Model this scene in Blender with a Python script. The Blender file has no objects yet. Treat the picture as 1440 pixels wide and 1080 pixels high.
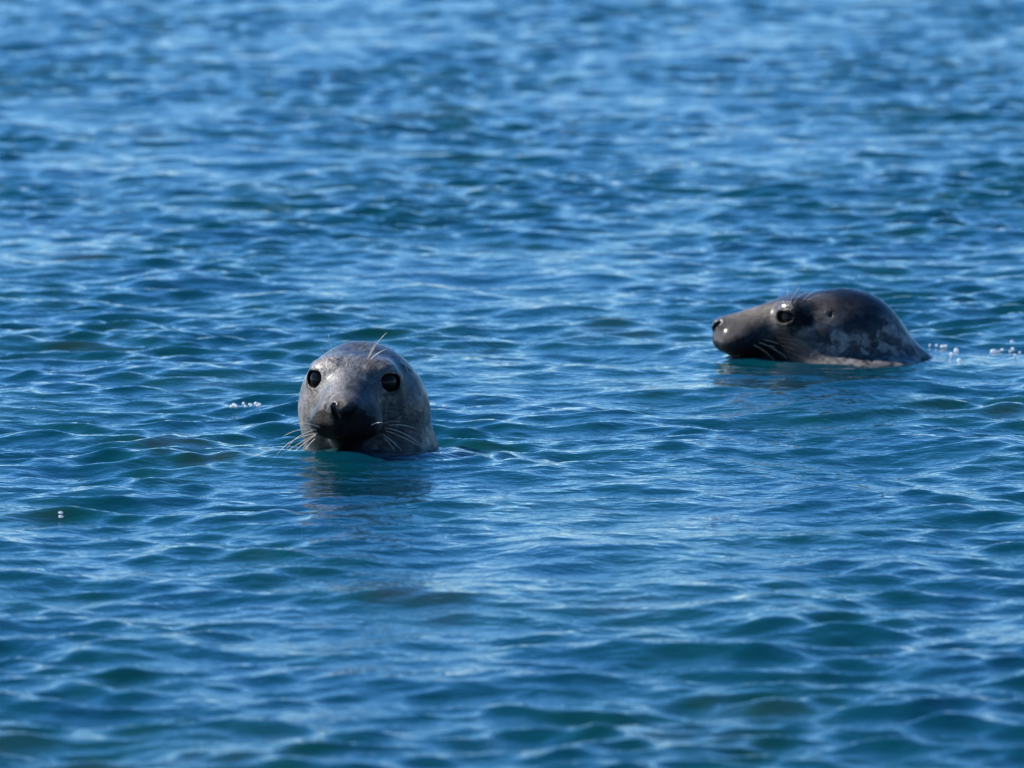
import bpy, math, random
import numpy as np
from mathutils import Vector, Matrix
from mathutils.bvhtree import BVHTree

rad = math.radians
scene = bpy.context.scene
col = scene.collection
rng = np.random.default_rng(11)
random.seed(5)

# ------------------------------------------------------------------ camera
CAM_H = 1.45
cam_data = bpy.data.cameras.new('camera')
cam_data.sensor_width = 36.0
cam_data.lens = 280.0
cam_data.clip_start = 0.5
cam_data.clip_end = 20000
cam_data.dof.use_dof = True
cam_data.dof.focus_distance = 14.05
cam_data.dof.aperture_fstop = 8.5
cam = bpy.data.objects.new('camera', cam_data)
cam.location = (0, 0, CAM_H)
cam.rotation_euler = (rad(90 - 5.407), 0, 0)
col.objects.link(cam)
scene.camera = cam

# ------------------------------------------------------------------ sky, sun, exposure
SUN_EL, SUN_BACK = 42.0, 24.0            # elevation; the sun stands to the left, a little beyond the seals
sun_vec = Vector((-math.cos(rad(SUN_EL)) * math.cos(rad(SUN_BACK)),
                  math.cos(rad(SUN_EL)) * math.sin(rad(SUN_BACK)),
                  math.sin(rad(SUN_EL))))
world = bpy.data.worlds.new('World')
scene.world = world
world.use_nodes = True
wn = world.node_tree
bg = wn.nodes['Background']
sky = wn.nodes.new('ShaderNodeTexSky')
sky.sky_type = 'NISHITA'
sky.sun_disc = False
sky.sun_elevation = rad(SUN_EL)
sky.sun_rotation = math.atan2(sun_vec.x, sun_vec.y)
sky.air_density = 0.78
sky.dust_density = 0.0
sky.ozone_density = 8.0
hsv = wn.nodes.new('ShaderNodeHueSaturation')
hsv.inputs['Saturation'].default_value = 1.17
wn.links.new(sky.outputs[0], hsv.inputs['Color'])
wn.links.new(hsv.outputs[0], bg.inputs[0])
bg.inputs[1].default_value = 0.10
sun_data = bpy.data.lights.new('sun', 'SUN')
sun_data.energy = 5.0
sun_data.angle = rad(0.53)
sun_data.color = (1.0, 0.95, 0.87)
sun = bpy.data.objects.new('sun', sun_data)
sun.rotation_euler = sun_vec.to_track_quat('Z', 'Y').to_euler()
sun.location = (-6, 16, 12)
col.objects.link(sun)
scene.view_settings.view_transform = 'Standard'
scene.view_settings.look = 'None'
scene.view_settings.exposure = 0.88
scene.view_settings.gamma = 1.0
scene.view_settings.use_curve_mapping = False
scene.render.engine = 'CYCLES'
scene.cycles.use_denoising = True
scene.cycles.max_bounces = 8
scene.cycles.transparent_max_bounces = 8

# ------------------------------------------------------------------ small helpers
def mesh_obj(name, verts, faces, mat, parent=None, smooth=True):
    me = bpy.data.meshes.new(name)
    me.from_pydata([tuple(v) for v in verts], [], faces)
    if smooth:
        me.polygons.foreach_set('use_smooth', [True] * len(me.polygons))
    me.materials.append(mat)
    me.update()
    o = bpy.data.objects.new(name, me)
    col.objects.link(o)
    o.parent = parent
    return o

def mesh_np(name, verts, quads, mat, parent=None):
    me = bpy.data.meshes.new(name)
    n, q = len(verts), len(quads)
    me.vertices.add(n)
    me.vertices.foreach_set('co', np.ascontiguousarray(verts, np.float32).ravel())
    me.loops.add(q * 4)
    me.loops.foreach_set('vertex_index', np.ascontiguousarray(quads, np.int32).ravel())
    me.polygons.add(q)
    me.polygons.foreach_set('loop_start', np.arange(0, q * 4, 4, dtype=np.int32))
    me.polygons.foreach_set('use_smooth', np.ones(q, bool))
    me.materials.append(mat)
    me.update(calc_edges=True)
    me.validate()
    o = bpy.data.objects.new(name, me)
    col.objects.link(o)
    o.parent = parent
    return o

def new_mat(name):
    m = bpy.data.materials.new(name)
    m.use_nodes = True
    nt = m.node_tree
    return m, nt, nt.nodes['Principled BSDF'], nt.nodes['Material Output']

def noise(nt, vec, scale, detail=3, rough=0.55, dist=0.0):
    n = nt.nodes.new('ShaderNodeTexNoise')
    n.inputs['Scale'].default_value = scale
    n.inputs['Detail'].default_value = detail
    n.inputs['Roughness'].default_value = rough
    n.inputs['Distortion'].default_value = dist
    nt.links.new(vec, n.inputs['Vector'])
    return n.outputs[0]

def ramp(nt, fac, stops):
    r = nt.nodes.new('ShaderNodeValToRGB')
    el = r.color_ramp.elements
    while len(el) < len(stops):
        el.new(0.5)
    for e, (p, c) in zip(el, stops):
        e.position = p
        e.color = (c[0], c[1], c[2], 1) if not isinstance(c, (int, float)) else (c, c, c, 1)
    nt.links.new(fac, r.inputs[0])
    return r.outputs[0]

def mix(nt, fac, a, b):
    m = nt.nodes.new('ShaderNodeMix')
    m.data_type = 'RGBA'
    for sock, v in ((m.inputs[0], fac), (m.inputs[6], a), (m.inputs[7], b)):
        if isinstance(v, (int, float)):
            sock.default_value = v
        elif isinstance(v, tuple):
            sock.default_value = (*v, 1)
        else:
            nt.links.new(v, sock)
    return m.outputs[2]

def math_n(nt, op, a, b=0.0):
    m = nt.nodes.new('ShaderNodeMath')
    m.operation = op
    for i, v in enumerate((a, b)):
        if isinstance(v, (int, float)):
            m.inputs[i].default_value = v
        else:
            nt.links.new(v, m.inputs[i])
    return m.outputs[0]

def mapping(nt, vec, scale):
    m = nt.nodes.new('ShaderNodeMapping')
    m.inputs['Scale'].default_value = scale
    nt.links.new(vec, m.inputs['Vector'])
    return m.outputs[0]

def smoothstep(a, b, x):
    t = np.clip((x - a) / (b - a), 0, 1)
    return t * t * (3 - 2 * t)

# ------------------------------------------------------------------ water
def water_material():
    m, nt, p, out = new_mat('sea_water')
    nt.nodes.remove(p)
    tc = nt.nodes.new('ShaderNodeTexCoord').outputs['Object']
    # what is seen through the surface: blue-green water with kelp patches below
    n1 = noise(nt, mapping(nt, tc, (1.0, 0.6, 1)), 2.2, 3, 0.6)
    body = ramp(nt, n1, [(0.36, (0.001, 0.036, 0.066)), (0.50, (0.001, 0.044, 0.062)),
                         (0.60, (0.002, 0.044, 0.042)), (0.72, (0.016, 0.036, 0.022))])
    # capillary ripples
    b1 = noise(nt, mapping(nt, tc, (1, 1.3, 1)), 42, 2, 0.5, 0.6)
    b2 = noise(nt, tc, 16, 2, 0.5, 0.4)
    h = math_n(nt, 'ADD', math_n(nt, 'MULTIPLY', b1, 0.35), b2)
    bump = nt.nodes.new('ShaderNodeBump')
    bump.inputs['Strength'].default_value = 0.85
    bump.inputs['Distance'].default_value = 0.006
    nt.links.new(h, bump.inputs['Height'])
    dif = nt.nodes.new('ShaderNodeBsdfDiffuse')
    nt.links.new(body, dif.inputs['Color'])
    tr = nt.nodes.new('ShaderNodeBsdfTransparent')
    tr.inputs['Color'].default_value = (0.28, 0.62, 0.40, 1)
    under = nt.nodes.new('ShaderNodeMixShader')
    under.inputs[0].default_value = 0.30
    nt.links.new(dif.outputs[0], under.inputs[1])
    nt.links.new(tr.outputs[0], under.inputs[2])
    gl = nt.nodes.new('ShaderNodeBsdfGlossy')
    gl.inputs['Roughness'].default_value = 0.04
    gl.inputs['Color'].default_value = (1, 1, 1, 1)
    fr = nt.nodes.new('ShaderNodeFresnel')
    fr.inputs['IOR'].default_value = 1.333
    for n in (gl, fr):
        nt.links.new(bump.outputs[0], n.inputs['Normal'])
    mx = nt.nodes.new('ShaderNodeMixShader')
    nt.links.new(fr.outputs[0], mx.inputs[0])
    nt.links.new(under.outputs[0], mx.inputs[1])
    nt.links.new(gl.outputs[0], mx.inputs[2])
    nt.links.new(mx.outputs[0], out.inputs['Surface'])
    return m

def make_waves(n=190):
    comps = []
    for i in range(n):
        lam = math.exp(rng.uniform(math.log(0.055), math.log(2.2)))
        th = rng.normal(0, 0.9 if lam > 0.35 else 0.74) + 0.12
        # slope weight: peak around 0.3-0.6 m
        w = math.exp(-((math.log(lam / 0.13)) / 0.8) ** 2) + 0.34 * math.exp(-((math.log(lam / 0.5)) / 0.5) ** 2)
        w = max(w, 0.55 if lam < 0.2 else 0.0)
        comps.append((lam, th, w * rng.uniform(0.5, 1.4), rng.uniform(0, 2 * math.pi)))
    s2 = sum(c[2] ** 2 for c in comps) / 2
    k = RMS_SLOPE / math.sqrt(s2)
    return [(lam, th, s * k, ph) for lam, th, s, ph in comps]

RMS_SLOPE = 0.152
CHOP = 0.75
WAVES = make_waves()

SEAL_A = np.array([-0.262, 14.0])       # seal facing the camera
SEAL_B = np.array([0.60, 15.84])        # seal in profile

def water_surface(X, Y, spacing):
    X = X.astype(np.float32); Y = Y.astype(np.float32)
    Z = np.zeros_like(X); DX = np.zeros_like(X); DY = np.zeros_like(X)
    patch = 0.5 + 0.5 * np.sin(1.7 * X + 0.9 * Y + 1.3 * np.sin(0.8 * Y - 0.6 * X)) * np.sin(1.1 * Y - 2.3 * X + 0.7)
    patch = (0.35 + 1.2 * patch).astype(np.float32)
    for lam, th, s, ph in WAVES:
        kx, ky = math.sin(th), -math.cos(th)
        k = 2 * math.pi / lam
        a = s / k
        att = np.clip((lam / np.maximum(spacing, 1e-6) - 3.0) / 3.0, 0, 1).astype(np.float32)
        amp = a * att
        if lam < 0.22:
            amp = amp * patch
        arg = (k * kx) * X + (k * ky) * Y + ph
        sn, cs = np.sin(arg), np.cos(arg)
        Z += amp * cs
        DX -= (CHOP * kx) * amp * sn
        DY -= (CHOP * ky) * amp * sn
    # calmer water right round the seals and over the second seal's back, plus small rings they push out
    def calm(cx, cy, rx, ry, lo):
        d = np.sqrt(((X - cx) / rx) ** 2 + ((Y - cy) / ry) ** 2)
        return lo + (1 - lo) * smoothstep(0.5, 1.0, d)
    f = calm(SEAL_A[0], SEAL_A[1] - 0.28, 0.32, 0.65, 0.34) * calm(SEAL_B[0] + 0.02, SEAL_B[1], 0.50, 0.45, 0.30) \
        * calm(SEAL_B[0] + 0.62, SEAL_B[1] - 0.10, 0.55, 0.35, 0.35)
    Z *= f; DX *= f; DY *= f
    Z += (0.018 * np.exp(-((X - SEAL_A[0] + 0.03) / 0.22) ** 2 - ((Y - SEAL_A[1] + 0.14) / 0.17) ** 2)).astype(np.float32)
    Z += (0.009 * np.exp(-((X - SEAL_B[0] + 0.13) / 0.13) ** 2 - ((Y - SEAL_B[1] + 0.05) / 0.16) ** 2)).astype(np.float32)
    for (cx, cy), ph in ((SEAL_A, 0.3), (SEAL_B, 1.1)):
        r = np.sqrt((X - cx) ** 2 + (Y - cy) ** 2)
        Z += (0.0035 * np.exp(-((r - 0.16) / 0.22) ** 2) * np.cos(2 * math.pi * r / 0.085 + ph) * (spacing < 0.05)).astype(np.float32)
    return X + DX, Y + DY, Z

def build_water(mat):
    # columns: u in [-1,1] is the finely meshed strip, tails run out to the horizon
    u = np.linspace(-1, 1, 540)
    g = 1.0 + np.cumsum(0.004 * 1.19 ** np.arange(1, 46))
    u = np.concatenate([-g[::-1], u, g])
    ys = [8.0]
    while ys[-1] < 44:
        ys.append(ys[-1] * 1.00088)
    far, st = [], ys[-1] * 0.00088
    v = ys[-1]
    while v < 9000:
        st *= 1.16; v += st; far.append(v)
    near, st, v = [], 0.008, 8.0
    while v > -400:
        st *= 1.2; v -= st; near.append(v)
    y = np.array(near[::-1] + ys + far)
    wd = 0.35 + 0.078 * np.clip(y, 6, 60)
    dy = np.gradient(y)
    X = u[None, :] * wd[:, None]
    Y = np.repeat(y[:, None], len(u), 1)
    du = np.gradient(u)
    sp = np.maximum(dy[:, None] * 0.8, du[None, :] * wd[:, None])
    X, Y, Z = water_surface(X, Y, sp)
    R, C = X.shape
    V = np.stack([X, Y, Z], -1).reshape(-1, 3)
    i = (np.arange(R - 1)[:, None] * C + np.arange(C - 1)[None, :]).ravel()
    Q = np.stack([i, i + 1, i + C + 1, i + C], 1)
    o = mesh_np('sea_water', V, Q, mat)
    o['kind'] = 'structure'
    return o, V

water, WV = build_water(water_material())

def water_z(x, y):
    d = (WV[:, 0] - x) ** 2 + (WV[:, 1] - y) ** 2
    return float(WV[int(np.argmin(d)), 2])

# seabed far below
m, nt, p, out = new_mat('seabed')
tc = nt.nodes.new('ShaderNodeTexCoord').outputs['Object']
nt.links.new(ramp(nt, noise(nt, tc, 0.6, 4), [(0.35, (0.01, 0.03, 0.03)), (0.7, (0.03, 0.05, 0.03))]), p.inputs['Base Color'])
p.inputs['Roughness'].default_value = 0.9
sb = mesh_obj('seabed', [(-9000, -500, -4), (9000, -500, -4), (9000, 9500, -4), (-9000, 9500, -4)], [(0, 1, 2, 3)], m)
sb['kind'] = 'structure'

# ------------------------------------------------------------------ seal bodies: implicit shape -> surface nets
def ell(P, c, r):
    q = (P - np.array(c, np.float32))
    r = np.array(r, np.float32)
    k0 = np.sqrt(np.sum((q / r) ** 2, -1)) + 1e-9
    k1 = np.sqrt(np.sum((q / (r * r)) ** 2, -1)) + 1e-9
    return k0 * (k0 - 1) / k1

def cap(P, a, b, ra, rb):
    a = np.array(a, np.float32); b = np.array(b, np.float32)
    ab = b - a
    t = np.clip(((P - a) @ ab) / float(ab @ ab), 0, 1)
    d = P - a - t[..., None] * ab
    return np.sqrt(np.sum(d * d, -1)) - (ra + (rb - ra) * t)

def smin(a, b, k):
    h = np.clip(0.5 + 0.5 * (b - a) / k, 0, 1)
    return b + (a - b) * h - k * h * (1 - h)

def smax(a, b, k):
    return -smin(-a, -b, k)

EYE = (-0.004, 0.050, 0.087)
EYE_R = 0.0265
EYE_DIR = np.array((-0.70, 0.62, 0.22)); EYE_DIR /= np.linalg.norm(EYE_DIR)
EYE_TAN = np.cross(EYE_DIR, (0, 0, 1)); EYE_TAN /= np.linalg.norm(EYE_TAN)
EYE_UP = np.cross(EYE_TAN, EYE_DIR)
EYE_P = np.array(EYE) + EYE_UP * 0.0235 + EYE_DIR * 0.016

LID, EYE_OPEN = 0.0140, 1.0
def head_sdf(P, neck):
    """P in head space: -x nose, +z up, |y| lateral."""
    S = P.copy()
    S[..., 1] = np.abs(S[..., 1])
    d = ell(S, (0.088, 0, 0.042), (0.118, 0.097, 0.094))                       # cranium
    d = smin(d, ell(S, (0.060, 0.038, 0.015), (0.095, 0.063, 0.080)), 0.03)    # cheeks
    d = smin(d, cap(S, (-0.005, 0, 0.063), (-0.116, 0, 0.053), 0.065, 0.040), 0.04)   # snout bridge
    d = smin(d, ell(S, (-0.106, 0.031, 0.037), (0.046, 0.033, 0.030)), 0.024)  # whisker pads
    d = smin(d, ell(S, (-0.139, 0.008, 0.040), (0.025, 0.023, 0.022)), 0.010)  # upper lip
    d = smin(d, ell(S, (-0.143, 0, 0.066), (0.023, 0.026, 0.019)), 0.012)      # nose
    d = smin(d, cap(S, (-0.098, 0, 0.006), (0.03, 0, -0.01), 0.024, 0.058), 0.012)     # lower jaw
    d = smin(d, ell(S, (0.046, 0.036, 0.068), (0.052, 0.042, 0.046)), 0.03)    # temples
    e = np.array(EYE, np.float32)
    d = smin(d, ell(S, (0.002, 0.044, 0.106), (0.030, 0.022, 0.013)), 0.026)   # brow
    d = smin(d, ell(S, e - EYE_DIR * 0.0015, (0.0290, 0.0290, 0.0285)), 0.026)                    # eyelids
    d = smin(d, cap(S, (-0.040, 0.036, 0.078), (-0.024, 0.030, 0.112), 0.004, 0.006), 0.014)      # fold at the inner corner
    for prim, k in neck:
        d = smin(d, prim(P), k)
    # carved details
    o = e + EYE_DIR * 0.012
    q = e + EYE_DIR * 0.050
    op = None
    for tt, rr in ((-0.0080, 0.0138), (-0.003, 0.0172), (0.002, 0.0172), (0.0070, 0.0148)):
        c_ = cap(S, o + EYE_TAN * tt, q + EYE_TAN * tt, rr * EYE_OPEN, rr * EYE_OPEN)
        op = c_ if op is None else np.minimum(op, c_)
    op = smax(op, ((S - e) @ (EYE_UP + 0.16 * EYE_TAN).astype(np.float32)) - LID, 0.006)      # the upper lid hangs over
    d = smax(d, -op, 0.002)                                                   # eye opening
    d = smax(d, -cap(S, (-0.166, 0.005, 0.054), (-0.153, 0.018, 0.075), 0.0045, 0.0055), 0.003)   # nostrils
    d = smax(d, -cap(S, (-0.170, 0, 0.048), (-0.158, 0, 0.018), 0.002, 0.004), 0.006)             # philtrum
    d = smax(d, -cap(S, (-0.148, 0.0, 0.018), (-0.112, 0.050, 0.010), 0.004, 0.0045), 0.005)       # mouth
    d = smax(d, -cap(S, (-0.112, 0.052, 0.010), (-0.040, 0.072, 0.018), 0.0045, 0.0035), 0.005)
    d = smin(d, ell(S, (0.062, 0.077, 0.097), (0.008, 0.006, 0.007)), 0.010)   # ear rim
    d = smax(d, -ell(S, (0.066, 0.087, 0.096), (0.0025, 0.006, 0.0055)), 0.003)  # ear hole
    bw = e + EYE_UP * 0.0235 + EYE_DIR * 0.014
    d = smin(d, cap(S, bw - EYE_TAN * 0.013 - EYE_UP * 0.004, bw + EYE_TAN * 0.013, 0.0045, 0.0035), 0.007)   # wet fold over the eye
    # whisker rows on the pads
    for ix in range(5):
        for iz in range(4):
            c = (-0.138 + 0.016 * ix, 0.046 + 0.004 * ix - 0.006 * abs(iz - 1.5), 0.054 - 0.011 * iz)
            dd = np.sqrt(np.sum((S - np.array(c, np.float32)) ** 2, -1))
            d = d - 0.0012 * np.exp(-(dd / 0.006) ** 2)
    return d

def surface_nets(f, lo, hi, h):
    lo = np.array(lo, np.float32); hi = np.array(hi, np.float32)
    n = np.ceil((hi - lo) / h).astype(int) + 1
    ax = [lo[i] + h * np.arange(n[i], dtype=np.float32) for i in range(3)]
    st = 6                                   # coarse pass, then only the cells near the surface
    g = np.stack(np.meshgrid(*[a_[st // 2::st] for a_ in ax], indexing='ij'), -1)
    Fc = f(g)
    F = Fc.repeat(st, 0).repeat(st, 1).repeat(st, 2)
    F = np.pad(F, [(0, max(0, n[k] - F.shape[k])) for k in range(3)], mode='edge')[:n[0], :n[1], :n[2]].copy()
    ii = np.argwhere(np.abs(F) < st * h * 1.6)
    F[ii[:, 0], ii[:, 1], ii[:, 2]] = f(np.stack([ax[k][ii[:, k]] for k in range(3)], -1))
    inside = F < 0
    cn = n - 1
    cnt = np.zeros(cn, np.float32)
    acc = np.zeros((*cn, 3), np.float32)
    def sub(A, o):
        return A[o[0]:o[0] + cn[0], o[1]:o[1] + cn[1], o[2]:o[2] + cn[2]]
    corners = [(a, b, c) for a in (0, 1) for b in (0, 1) for c in (0, 1)]
    for c in corners:
        for axn in range(3):
            if c[axn]:
                continue
            e = list(c); e[axn] = 1
            fa, fb = sub(F, c), sub(F, e)
            mk = sub(inside, c) != sub(inside, e)
            t = np.where(mk, fa / np.where(mk, fa - fb, 1), 0)
            cnt += mk
            for k in range(3):
                acc[..., k] += mk * (c[k] + (t if k == axn else 0))
    act = cnt > 0
    idx = -np.ones(cn, np.int64)
    idx[act] = np.arange(act.sum())
    ijk = np.argwhere(act).astype(np.float32)
    V = lo + h * (ijk + acc[act] / cnt[act][:, None])
    quads = []
    for axn in range(3):
        a, b = [(1, 2), (2, 0), (0, 1)][axn]
        sl0 = [slice(1, cn[k]) for k in range(3)]; sl1 = [slice(1, cn[k]) for k in range(3)]
        sl0[axn] = slice(0, cn[axn]); sl1[axn] = slice(1, cn[axn] + 1)
        i0, i1 = inside[tuple(sl0)], inside[tuple(sl1)]
        ch = np.argwhere(i0 != i1)
        flip = i0[i0 != i1]
        base = ch + np.array([1 if k != axn else 0 for k in range(3)])
        def at(da, db):
            p = base.copy(); p[:, a] -= da; p[:, b] -= db
            return idx[p[:, 0], p[:, 1], p[:, 2]]
        q = np.stack([at(1, 1), at(0, 1), at(0, 0), at(1, 0)], 1)
        q[~flip] = q[~flip][:, ::-1]
        quads.append(q)
    Q = np.concatenate(quads)
    Q = Q[(Q >= 0).all(1)]
    for _ in range(2):                       # settle the vertices on the true surface
        eps = 0.0008
        G = np.stack([(f(V + eps * np.eye(3, dtype=np.float32)[k]) - f(V - eps * np.eye(3, dtype=np.float32)[k])) / (2 * eps) for k in range(3)], -1)
        d = f(V)
        V = V - np.clip(d / np.maximum(np.sum(G * G, -1), 0.2), -0.001, 0.001)[:, None] * G
    return V, Q

# head pose: rotation matrix from head space to world and the world position of the point between the eyes
def pose(yaw_deg, pitch_down_deg, roll_deg=0):
    return np.array(Matrix.Rotation(rad(yaw_deg), 3, 'Z') @ Matrix.Rotation(rad(-pitch_down_deg), 3, 'Y') @ Matrix.Rotation(rad(roll_deg), 3, 'X'), np.float32)

def seal_fur(name, dark, mid, light, spots, seed, pale_at=0.50):
    m, nt, p, out = new_mat(name)
    tc0 = nt.nodes.new('ShaderNodeTexCoord').outputs['Object']
    mp = nt.nodes.new('ShaderNodeMapping')
    mp.inputs['Location'].default_value = seed
    nt.links.new(tc0, mp.inputs['Vector'])
    tc = mp.outputs[0]
    def attr(n):
        a = nt.nodes.new('ShaderNodeAttribute'); a.attribute_name = n
        return a.outputs['Fac']
    c = ramp(nt, noise(nt, tc, 14, 4, 0.6, 0.8), [(0.33, dark), (0.5, mid), (0.68, light)])
    pale = math_n(nt, 'MULTIPLY', ramp(nt, noise(nt, tc, 19, 3, 0.5, 0.9), [(pale_at, 0.0), (pale_at + 0.07, 1.0)]), attr('spots'))
    c = mix(nt, math_n(nt, 'MULTIPLY', pale, spots), c, (0.34, 0.32, 0.29))
    spot = math_n(nt, 'MULTIPLY', ramp(nt, noise(nt, tc, 38, 3, 0.5, 0.5), [(0.49, 0.0), (0.56, 1.0)]), attr('spots'))
    c = mix(nt, math_n(nt, 'MULTIPLY', spot, 0.85), c, (0.020, 0.019, 0.021))
    tan = math_n(nt, 'MULTIPLY', attr('tan'), ramp(nt, noise(nt, tc, 60, 3, 0.6), [(0.3, 0.4), (0.65, 1.0)]))
    c = mix(nt, tan, c, (0.27, 0.22, 0.175))
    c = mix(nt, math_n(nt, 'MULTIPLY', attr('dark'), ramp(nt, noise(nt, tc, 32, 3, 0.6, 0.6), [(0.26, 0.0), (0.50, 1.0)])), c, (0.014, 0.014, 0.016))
    wob = math_n(nt, 'MULTIPLY', math_n(nt, 'SUBTRACT', noise(nt, tc, 80, 5, 0.7, 0.6), 0.5), 1.5)
    mz = ramp(nt, math_n(nt, 'ADD', attr('muzzle'), wob), [(0.22, 0.0), (0.70, 1.0)])
    c = mix(nt, mz, c, (0.006, 0.005, 0.006))
    nt.links.new(ramp(nt, mz, [(0.0, 0.24), (1.0, 0.08)]), p.inputs['Specular IOR Level'])
    # hair grain
    gr = noise(nt, tc, 420, 2, 0.6)
    mul = nt.nodes.new('ShaderNodeMix'); mul.data_type = 'RGBA'; mul.blend_type = 'MULTIPLY'
    mul.inputs[0].default_value = 1.0
    nt.links.new(c, mul.inputs[6])
    nt.links.new(ramp(nt, gr, [(0.3, 0.62), (0.7, 1.25)]), mul.inputs[7])
    mul2 = nt.nodes.new('ShaderNodeMix'); mul2.data_type = 'RGBA'; mul2.blend_type = 'MULTIPLY'
    mul2.inputs[0].default_value = 1.0
    nt.links.new(mul.outputs[2], mul2.inputs[6])
    fa = nt.nodes.new('ShaderNodeAttribute'); fa.attribute_name = 'flow'
    streak = noise(nt, fa.outputs['Vector'], 1.0, 4, 0.7, 0.3)
    mot = math_n(nt, 'ADD', math_n(nt, 'MULTIPLY', noise(nt, tc, 75, 4, 0.65, 0.5), 0.5), math_n(nt, 'MULTIPLY', streak, 0.5))
    nt.links.new(ramp(nt, mot, [(0.38, 0.35), (0.63, 1.7)]), mul2.inputs[7])
    nt.links.new(mul2.outputs[2], p.inputs['Base Color'])
    p.inputs['Roughness'].default_value = 0.42
    p.inputs['IOR'].default_value = 1.45
    # a broken film of water over the coat
    film = math_n(nt, 'MULTIPLY', ramp(nt, noise(nt, tc, 24, 4, 0.7, 0.8), [(0.40, 0.10), (0.60, 0.75)]), math_n(nt, 'SUBTRACT', 1.0, mz))
    film = math_n(nt, 'MAXIMUM', film, math_n(nt, 'MULTIPLY', attr('wet'), 0.5))
    nt.links.new(film, p.inputs['Coat Weight'])
    p.inputs['Coat Roughness'].default_value = 0.24
    p.inputs['Coat IOR'].default_value = 1.33
    # the wet nose is smoother than the fur
    wet = attr('wet')
    nt.links.new(ramp(nt, wet, [(0.0, 0.40), (1.0, 0.18)]), p.inputs['Roughness'])
    h = math_n(nt, 'ADD', math_n(nt, 'MULTIPLY', gr, 0.5), streak)
    bump = nt.nodes.new('ShaderNodeBump')
    bump.inputs['Strength'].default_value = 0.5
    bump.inputs['Distance'].default_value = 0.005
    nt.links.new(h, bump.inputs['Height'])
    nt.links.new(bump.outputs[0], p.inputs['Normal'])
    return m

def eye_material():
    m, nt, p, out = new_mat('wet_eye')
    tc = nt.nodes.new('ShaderNodeTexCoord').outputs['Object']
    nt.links.new(ramp(nt, noise(nt, tc, 40, 2), [(0.4, (0.004, 0.003, 0.003)), (0.7, (0.012, 0.008, 0.006))]), p.inputs['Base Color'])
    p.inputs['Roughness'].default_value = 0.06
    p.inputs['IOR'].default_value = 1.34
    p.inputs['Specular IOR Level'].default_value = 0.22
    return m

def whisker_material():
    m, nt, p, out = new_mat('whisker_keratin')
    tc = nt.nodes.new('ShaderNodeTexCoord').outputs['Object']
    nt.links.new(ramp(nt, noise(nt, tc, 80, 2), [(0.3, (0.56, 0.45, 0.34)), (0.7, (0.78, 0.72, 0.60))]), p.inputs['Base Color'])
    p.inputs['Roughness'].default_value = 0.35
    return m

EYE_MAT = eye_material()
WHISKER_MAT = whisker_material()

def ball(name, centre, r, mat, parent, nu=32, nv=18, squash=(1, 1, 1)):
    V, F = [], []
    V.append((0, 0, 1))
    for j in range(1, nv):
        t = math.pi * j / nv
        for i in range(nu):
            a = 2 * math.pi * i / nu
            V.append((math.sin(t) * math.cos(a), math.sin(t) * math.sin(a), math.cos(t)))
    V.append((0, 0, -1))
    for i in range(nu):
        F.append((0, 1 + i, 1 + (i + 1) % nu))
        F.append((len(V) - 1, len(V) - 1 - nu + (i + 1) % nu, len(V) - 1 - nu + i))
    for j in range(nv - 2):
        for i in range(nu):
            a = 1 + j * nu + i; b = 1 + j * nu + (i + 1) % nu
            F.append((a, a + nu, b + nu, b))
    o = mesh_obj(name, [(v[0] * r * squash[0], v[1] * r * squash[1], v[2] * r * squash[2]) for v in V], F, mat, parent)
    o.location = centre
    return o

def whisker(parent, pts, r0=0.00085, r1=0.00025, n=14, sides=6):
    P = [Vector(p) for p in pts]           # quadratic or cubic bezier
    def bez(t):
        Q = P[:]
        while len(Q) > 1:
            Q = [a.lerp(b, t) for a, b in zip(Q, Q[1:])]
        return Q[0]
    V, F = [], []
    for i in range(n + 1):
        t = i / n
        c = bez(t)
        d = (bez(min(1, t + 0.01)) - bez(max(0, t - 0.01))).normalized()
        s = d.cross(Vector((0.3, 1, 0.2))).normalized(); w = d.cross(s)
        r = r0 + (r1 - r0) * t
        for k in range(sides):
            a = 2 * math.pi * k / sides
            V.append(c + r * (math.cos(a) * s + math.sin(a) * w))
    for i in range(n):
        for k in range(sides):
            a = i * sides + k; b = i * sides + (k + 1) % sides
            F.append((a, b, b + sides, a + sides))
    F.append(tuple(range(sides))[::-1]); F.append(tuple(n * sides + k for k in range(sides)))
    return mesh_obj('whisker', V, F, WHISKER_MAT, parent)

def gauss(P, c, r):
    return np.exp(-np.sum(((P - np.array(c)) / np.array(r)) ** 2, -1))

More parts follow.
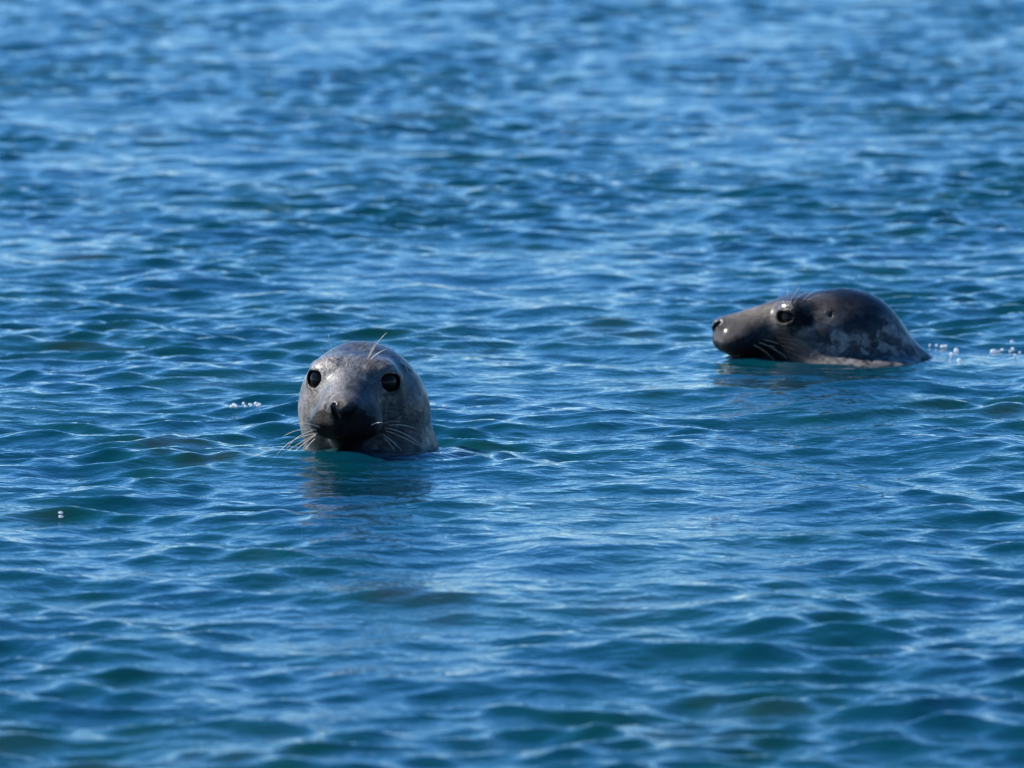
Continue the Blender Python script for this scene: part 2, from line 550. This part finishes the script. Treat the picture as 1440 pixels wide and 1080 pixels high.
def build_seal(label, origin, eye_mid, R, neck, lo, hi, mat, masks, h=0.0024):
    """origin: world base point on the water. eye_mid: point between the eyes relative to origin. R: head -> world."""
    root = bpy.data.objects.new('grey_seal', None)
    root.empty_display_size = 0.1
    col.objects.link(root)
    root.location = origin
    root['label'] = label
    root['category'] = 'seal'
    root['group'] = 'seals with their heads above the water'
    E0 = np.array((0, 0, EYE[2]), np.float32)
    em = np.array(eye_mid, np.float32)
    def to_head(P):
        return (P - em) @ R + E0
    def to_root(H):
        return (np.array(H, np.float32) - E0) @ R.T + em
    def f(P):
        return head_sdf(to_head(P.astype(np.float32)), [(lambda H, g=g: g(H), k) for g, k in neck(to_head, to_root)])
    V, Q = surface_nets(f, lo, hi, h)
    body = mesh_np('body', V, Q, mat, root)
    H = to_head(V.astype(np.float32))
    S = H.copy(); S[:, 1] = np.abs(S[:, 1])
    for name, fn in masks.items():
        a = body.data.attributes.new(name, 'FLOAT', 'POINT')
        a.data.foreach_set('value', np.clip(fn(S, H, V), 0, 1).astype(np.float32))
    q = H - np.array((-0.165, 0, 0.05), np.float32)
    r = np.linalg.norm(q, axis=1, keepdims=True)
    fl = body.data.attributes.new('flow', 'FLOAT_VECTOR', 'POINT')
    fl.data.foreach_set('vector', np.ascontiguousarray(q / r * 34 + r * 26, np.float32).ravel())
    for s in (1, -1):
        e = np.array((EYE[0], s * EYE[1], EYE[2])) + 0.0022 * EYE_DIR * (1, s, 1)
        ball('eye', to_root(e).tolist(), EYE_R, EYE_MAT, root)
    bv = BVHTree.FromPolygons([tuple(v) for v in V], Q.tolist())
    return root, body, bv, to_root, to_head

# ---- seal facing the camera
F_PX, CX, CY = 11200.0, 720.0, 540.0
RA = pose(90 - 6, 7, 2)
OA = Vector((SEAL_A[0], SEAL_A[1], 0))
EYE_A = (-0.017, 0.0, 0.131)
def neck_a(to_head, to_root):
    # neck and shoulders hang straight down under the head; given in world-aligned coordinates
    a, b, c = (0.012, 0.105, 0.05), (0.014, 0.125, -0.06), (0.018, 0.16, -0.24)
    return [((lambda H: cap(to_root(H), a, b, 0.102, 0.122)), 0.05),
            ((lambda H: cap(to_root(H), b, c, 0.122, 0.150)), 0.04)]
masks_a = {
    'dark': lambda S, H, V: 1.9 * gauss(H, (0.0, -0.090, 0.048), (0.11, 0.062, 0.050)) + 0.5 * gauss(S, (-0.05, 0.04, 0.05), (0.03, 0.03, 0.02)),  # first term: darker coat patch with that cheek's shade painted in
    'muzzle': lambda S, H, V: 1.1 * gauss(S, (-0.008, 0.068, 0.09), (0.026, 0.024, 0.021)) + 1.5 * gauss(S, (-0.150, 0.0, 0.028), (0.058, 0.070, 0.047)) + 0.9 * gauss(S, (-0.10, 0.03, 0.005), (0.06, 0.04, 0.02)),
    'spots': lambda S, H, V: smoothstep(0.01, 0.07, S[:, 0]) * smoothstep(0.10, 0.03, S[:, 2]),
    'tan': lambda S, H, V: 0.9 * gauss(S, (-0.012, 0.05, 0.112), (0.03, 0.024, 0.02)) + 0.95 * gauss(S, (-0.02, 0.075, 0.066), (0.03, 0.03, 0.016))
                           + 0.45 * gauss(S, (0.0, 0.09, 0.03), (0.07, 0.04, 0.04)) + 0.5 * gauss(S, (-0.145, 0, 0.086), (0.03, 0.02, 0.01))
                           + 0.7 * gauss(H, (-0.125, 0.034, 0.075), (0.025, 0.018, 0.018)) + 0.4 * gauss(H, (-0.06, 0.05, 0.06), (0.03, 0.025, 0.03)),  # one-sided patch beside the snout puts a bright highlight into the coat
    'wet': lambda S, H, V: 1.3 * gauss(S, EYE_P, (0.016, 0.014, 0.008)) + 0.7 * gauss(S, (-0.160, 0.012, 0.078), (0.014, 0.014, 0.009)) + 0.8 * gauss(S, (-0.032, 0.033, 0.095), (0.014, 0.012, 0.025)) + 0.8 * gauss(S, (-0.01, 0.06, 0.112), (0.03, 0.02, 0.012)) + 0.1,
}
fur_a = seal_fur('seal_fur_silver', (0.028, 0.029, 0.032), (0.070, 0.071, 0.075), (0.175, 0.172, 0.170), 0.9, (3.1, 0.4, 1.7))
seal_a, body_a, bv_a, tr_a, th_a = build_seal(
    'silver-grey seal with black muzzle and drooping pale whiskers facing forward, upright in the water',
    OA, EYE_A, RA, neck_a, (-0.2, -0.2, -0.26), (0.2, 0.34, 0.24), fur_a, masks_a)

# ---- seal in profile
LID, EYE_OPEN = 0.0080, 0.88
RB = pose(2, 0)
OB = Vector((SEAL_B[0], SEAL_B[1], 0))
EYE_B = (-0.036, -0.01, 0.088)
def neck_b(to_head, to_root):
    return [((lambda H: cap(to_root(H), (0.07, 0.0, 0.02), (0.175, 0.01, -0.100), 0.104, 0.120)), 0.05),
            ((lambda H: cap(to_root(H), (0.175, 0.01, -0.125), (0.60, 0.02, -0.27), 0.112, 0.15)), 0.05),
            ((lambda H: ell(to_root(H), (0.105, -0.108, -0.010), (0.115, 0.050, 0.026))), 0.03)]
masks_b = {
    'dark': lambda S, H, V: 0.85 * smoothstep(0.085, 0.03, S[:, 2]) * smoothstep(0.09, 0.03, S[:, 0]),  # shade on the lower cheek and snout side, put into the coat colour
    'muzzle': lambda S, H, V: 1.2 * gauss(S, (-0.004, 0.07, 0.087), (0.027, 0.028, 0.022)) + 0.7 * gauss(S, (0.022, 0.075, 0.083), (0.018, 0.03, 0.012)) + 0.55 * gauss(S, (-0.150, 0.0, 0.030), (0.035, 0.05, 0.03)) + 0.9 * gauss(S, (-0.07, 0.06, 0.03), (0.07, 0.05, 0.028)),
    'spots': lambda S, H, V: smoothstep(0.0, 0.06, S[:, 0]) * smoothstep(0.11, 0.06, S[:, 2]),
    'tan': lambda S, H, V: 0.55 * gauss(S, (-0.09, 0.02, 0.100), (0.07, 0.04, 0.02)) + 0.45 * gauss(S, (0.01, 0.085, 0.065), (0.04, 0.03, 0.014))
                           + 0.18 * gauss(S, (0.04, 0.08, 0.115), (0.04, 0.04, 0.02)),  # brown coat patches that also paint in sunlight on snout, cheek and ear
    'wet': lambda S, H, V: 1.3 * gauss(S, EYE_P, (0.016, 0.014, 0.008)) + 0.8 * gauss(S, (-0.162, 0.012, 0.066), (0.012, 0.012, 0.012)) + 1.0 * gauss(S, (-0.01, 0.06, 0.112), (0.03, 0.02, 0.012)) + 0.2,
}
fur_b = seal_fur('seal_fur_dark', (0.004, 0.004, 0.005), (0.008, 0.008, 0.009), (0.036, 0.034, 0.033), 0.50, (0.2, 5.3, 2.2), 0.44)
seal_b, body_b, bv_b, tr_b, th_b = build_seal(
    'dark mottled seal seen in profile with its long snout resting at the waterline',
    OB, EYE_B, RB, neck_b, (-0.26, -0.22, -0.16), (0.72, 0.22, 0.20), fur_b, masks_b)

# ---- whiskers: rooted where a straight line from the front meets the skin
def root_on(bv, x, z):
    hit = bv.ray_cast(Vector((x, -2.0, z)), Vector((0, 1, 0)))[0]
    return hit

def add_whisker(parent, bv, x, z, mid, tip, r0=0.00085):
    b = root_on(bv, x, z)
    if b is None:
        return
    b = b + Vector((0, 0.001, 0))
    m_ = b + Vector(mid); t_ = b + Vector(tip)
    whisker(parent, [b, m_, t_], r0)

# offsets are (x, y, z) in metres from the root of the hair
for x, z, mid, tip in [
    (-0.080, 0.056, (-0.030, -0.020, 0.008), (-0.058, -0.012, -0.010)),
    (-0.078, 0.050, (-0.050, -0.022, -0.004), (-0.072, -0.010, -0.038)),
    (-0.082, 0.045, (-0.040, -0.024, -0.006), (-0.055, -0.012, -0.036)),
    (-0.078, 0.040, (-0.040, -0.026, -0.018), (-0.075, -0.015, -0.044)),
    (-0.084, 0.034, (-0.018, -0.020, -0.008), (-0.043, -0.012, -0.032)),
    (-0.086, 0.027, (-0.012, -0.018, -0.008), (-0.022, -0.012, -0.026)),
    (-0.074, 0.062, (-0.024, -0.018, 0.012), (-0.045, -0.008, 0.006)),
    (0.034, 0.058, (0.014, -0.020, 0.008), (0.030, -0.020, 0.006)),
    (0.016, 0.066, (0.010, -0.020, 0.008), (0.020, -0.022, 0.006)),
    (0.036, 0.050, (0.040, -0.018, -0.002), (0.072, -0.008, -0.036)),
    (0.038, 0.045, (0.030, -0.020, -0.006), (0.066, -0.010, -0.030)),
    (0.034, 0.038, (0.020, -0.020, -0.010), (0.042, -0.012, -0.036)),
    (0.036, 0.032, (0.012, -0.020, -0.008), (0.026, -0.012, -0.032)),
    (0.044, 0.054, (0.026, -0.014, 0.006), (0.050, -0.004, -0.006)),
    # brows
    (-0.052, 0.172, (-0.004, -0.010, 0.018), (-0.010, -0.006, 0.042)),
    (-0.060, 0.170, (-0.008, -0.010, 0.010), (-0.016, -0.008, 0.022)),
    (0.010, 0.172, (0.010, -0.012, 0.026), (0.032, -0.006, 0.046)),
    (0.014, 0.170, (0.010, -0.012, 0.014), (0.036, -0.006, 0.022)),
    (0.008, 0.170, (0.004, -0.010, 0.014), (0.012, -0.008, 0.028)),
]:
    add_whisker(seal_a, bv_a, x, z, mid, tip, 0.00095)
for x, z, mid, tip in [
    (-0.120, 0.036, (0.020, -0.012, -0.008), (0.040, -0.012, -0.028)),
    (-0.102, 0.046, (0.030, -0.012, -0.004), (0.070, -0.006, -0.022)),
    (-0.110, 0.041, (0.030, -0.014, -0.008), (0.060, -0.012, -0.034)),
    (-0.090, 0.034, (0.030, -0.012, -0.006), (0.064, -0.008, -0.024)),
    (-0.048, 0.118, (0.004, -0.004, 0.016), (0.018, -0.002, 0.032)),
    (-0.040, 0.120, (0.006, -0.006, 0.014), (0.024, -0.004, 0.022)),
    (-0.052, 0.116, (-0.002, -0.004, 0.016), (0.000, 0.002, 0.030)),
    (-0.022, 0.124, (0.008, -0.004, 0.010), (0.022, -0.002, 0.018)),
    (-0.014, 0.124, (0.010, -0.004, 0.008), (0.028, -0.002, 0.012)),
]:
    add_whisker(seal_b, bv_b, x, z, mid, tip, 0.00032)

# ------------------------------------------------------------------ small white beads added in place of sun glints on the water
m, nt, p, out = new_mat('glint_bead')
tc = nt.nodes.new('ShaderNodeTexCoord').outputs['Object']
nt.links.new(ramp(nt, noise(nt, tc, 300, 2), [(0.3, (0.82, 0.88, 0.94)), (0.7, (0.88, 0.93, 0.98))]), p.inputs['Base Color'])
p.inputs['Roughness'].default_value = 0.28
p.inputs['IOR'].default_value = 2.0
tl = nt.nodes.new('ShaderNodeBsdfTranslucent')
tl.inputs['Color'].default_value = (0.86, 0.93, 1.0, 1)
mxs = nt.nodes.new('ShaderNodeMixShader')
mxs.inputs[0].default_value = 0.6
nt.links.new(p.outputs[0], mxs.inputs[1])
nt.links.new(tl.outputs[0], mxs.inputs[2])
nt.links.new(mxs.outputs[0], out.inputs['Surface'])
GLINT_MAT = m

def ground(px, py):
    """world point on the water plane for a place measured in the photograph"""
    a = rad(5.407) + math.atan((py - CY) / F_PX)
    y = CAM_H / math.tan(a)
    return (px - CX) / F_PX * math.hypot(y, CAM_H), y

def glint_beads(spots, label, group):
    for px, py, r in spots:
        r *= 0.85
        x, y = ground(px, py)
        # on a wave, not in the trough behind it
        k = (np.abs(WV[:, 0] - x) < 0.008) & (np.abs(WV[:, 1] - y) < 0.7)
        P = WV[k]
        P = P[np.argsort(P[:, 1])]
        up = P[P[:, 2] >= (y - P[:, 1]) * (CAM_H / y)]
        if len(up):
            y = float(up[0, 1])
        z = water_z(x, y)
        o = ball('glint_bead', (x, y, z + r * 0.2), r, GLINT_MAT, None, 14, 8, (random.uniform(0.8, 1.5), 1.0, random.uniform(0.7, 1.3)))
        o['label'] = label; o['category'] = 'bubble'; o['group'] = group

glint_beads([(326, 573, .0032), (330, 571, .0042), (333, 572, .003), (341, 570, .0042), (346, 572, .0026), (351, 569, .0034),
         (354, 571, .0028), (359, 569, .0046), (362, 572, .0028), (366, 570, .0036)],
        'tiny white bead in place of a sun glint, in a short row beside the forward-facing seal', 'sun-glint row beside the forward-facing seal')
glint_beads([(85, 725, .0036), (83, 731, .0036)],
        'tiny white bead in place of a sun glint, one of a lone pair on open water', 'lone pair of sun-glint beads')
glint_beads([(625, 571, .0026)], 'single tiny white bead in place of a sun glint, right beside the neck of the forward-facing seal', 'single sun-glint bead beside the neck')
glint_beads([(1308, 488, .0032), (1317, 487, .0036), (1326, 489, .0036), (1330, 488, .004), (1339, 499, .0046), (1348, 496, .006), (1350, 508, .0048)],
        'small white bead in place of a sun glint, trailing close behind the profile seal', 'sun-glint beads close behind the profile seal')
glint_beads([(1401, 495, .006), (1408, 495, .0032), (1413, 494, .0045), (1424, 495, .003), (1427, 493, .005), (1427, 500, .003), (1426, 481, .0034), (1439, 496, .003)],
        'small white bead in place of a sun glint, one of the far cluster trailing the profile seal', 'far sun-glint cluster trailing the profile seal')
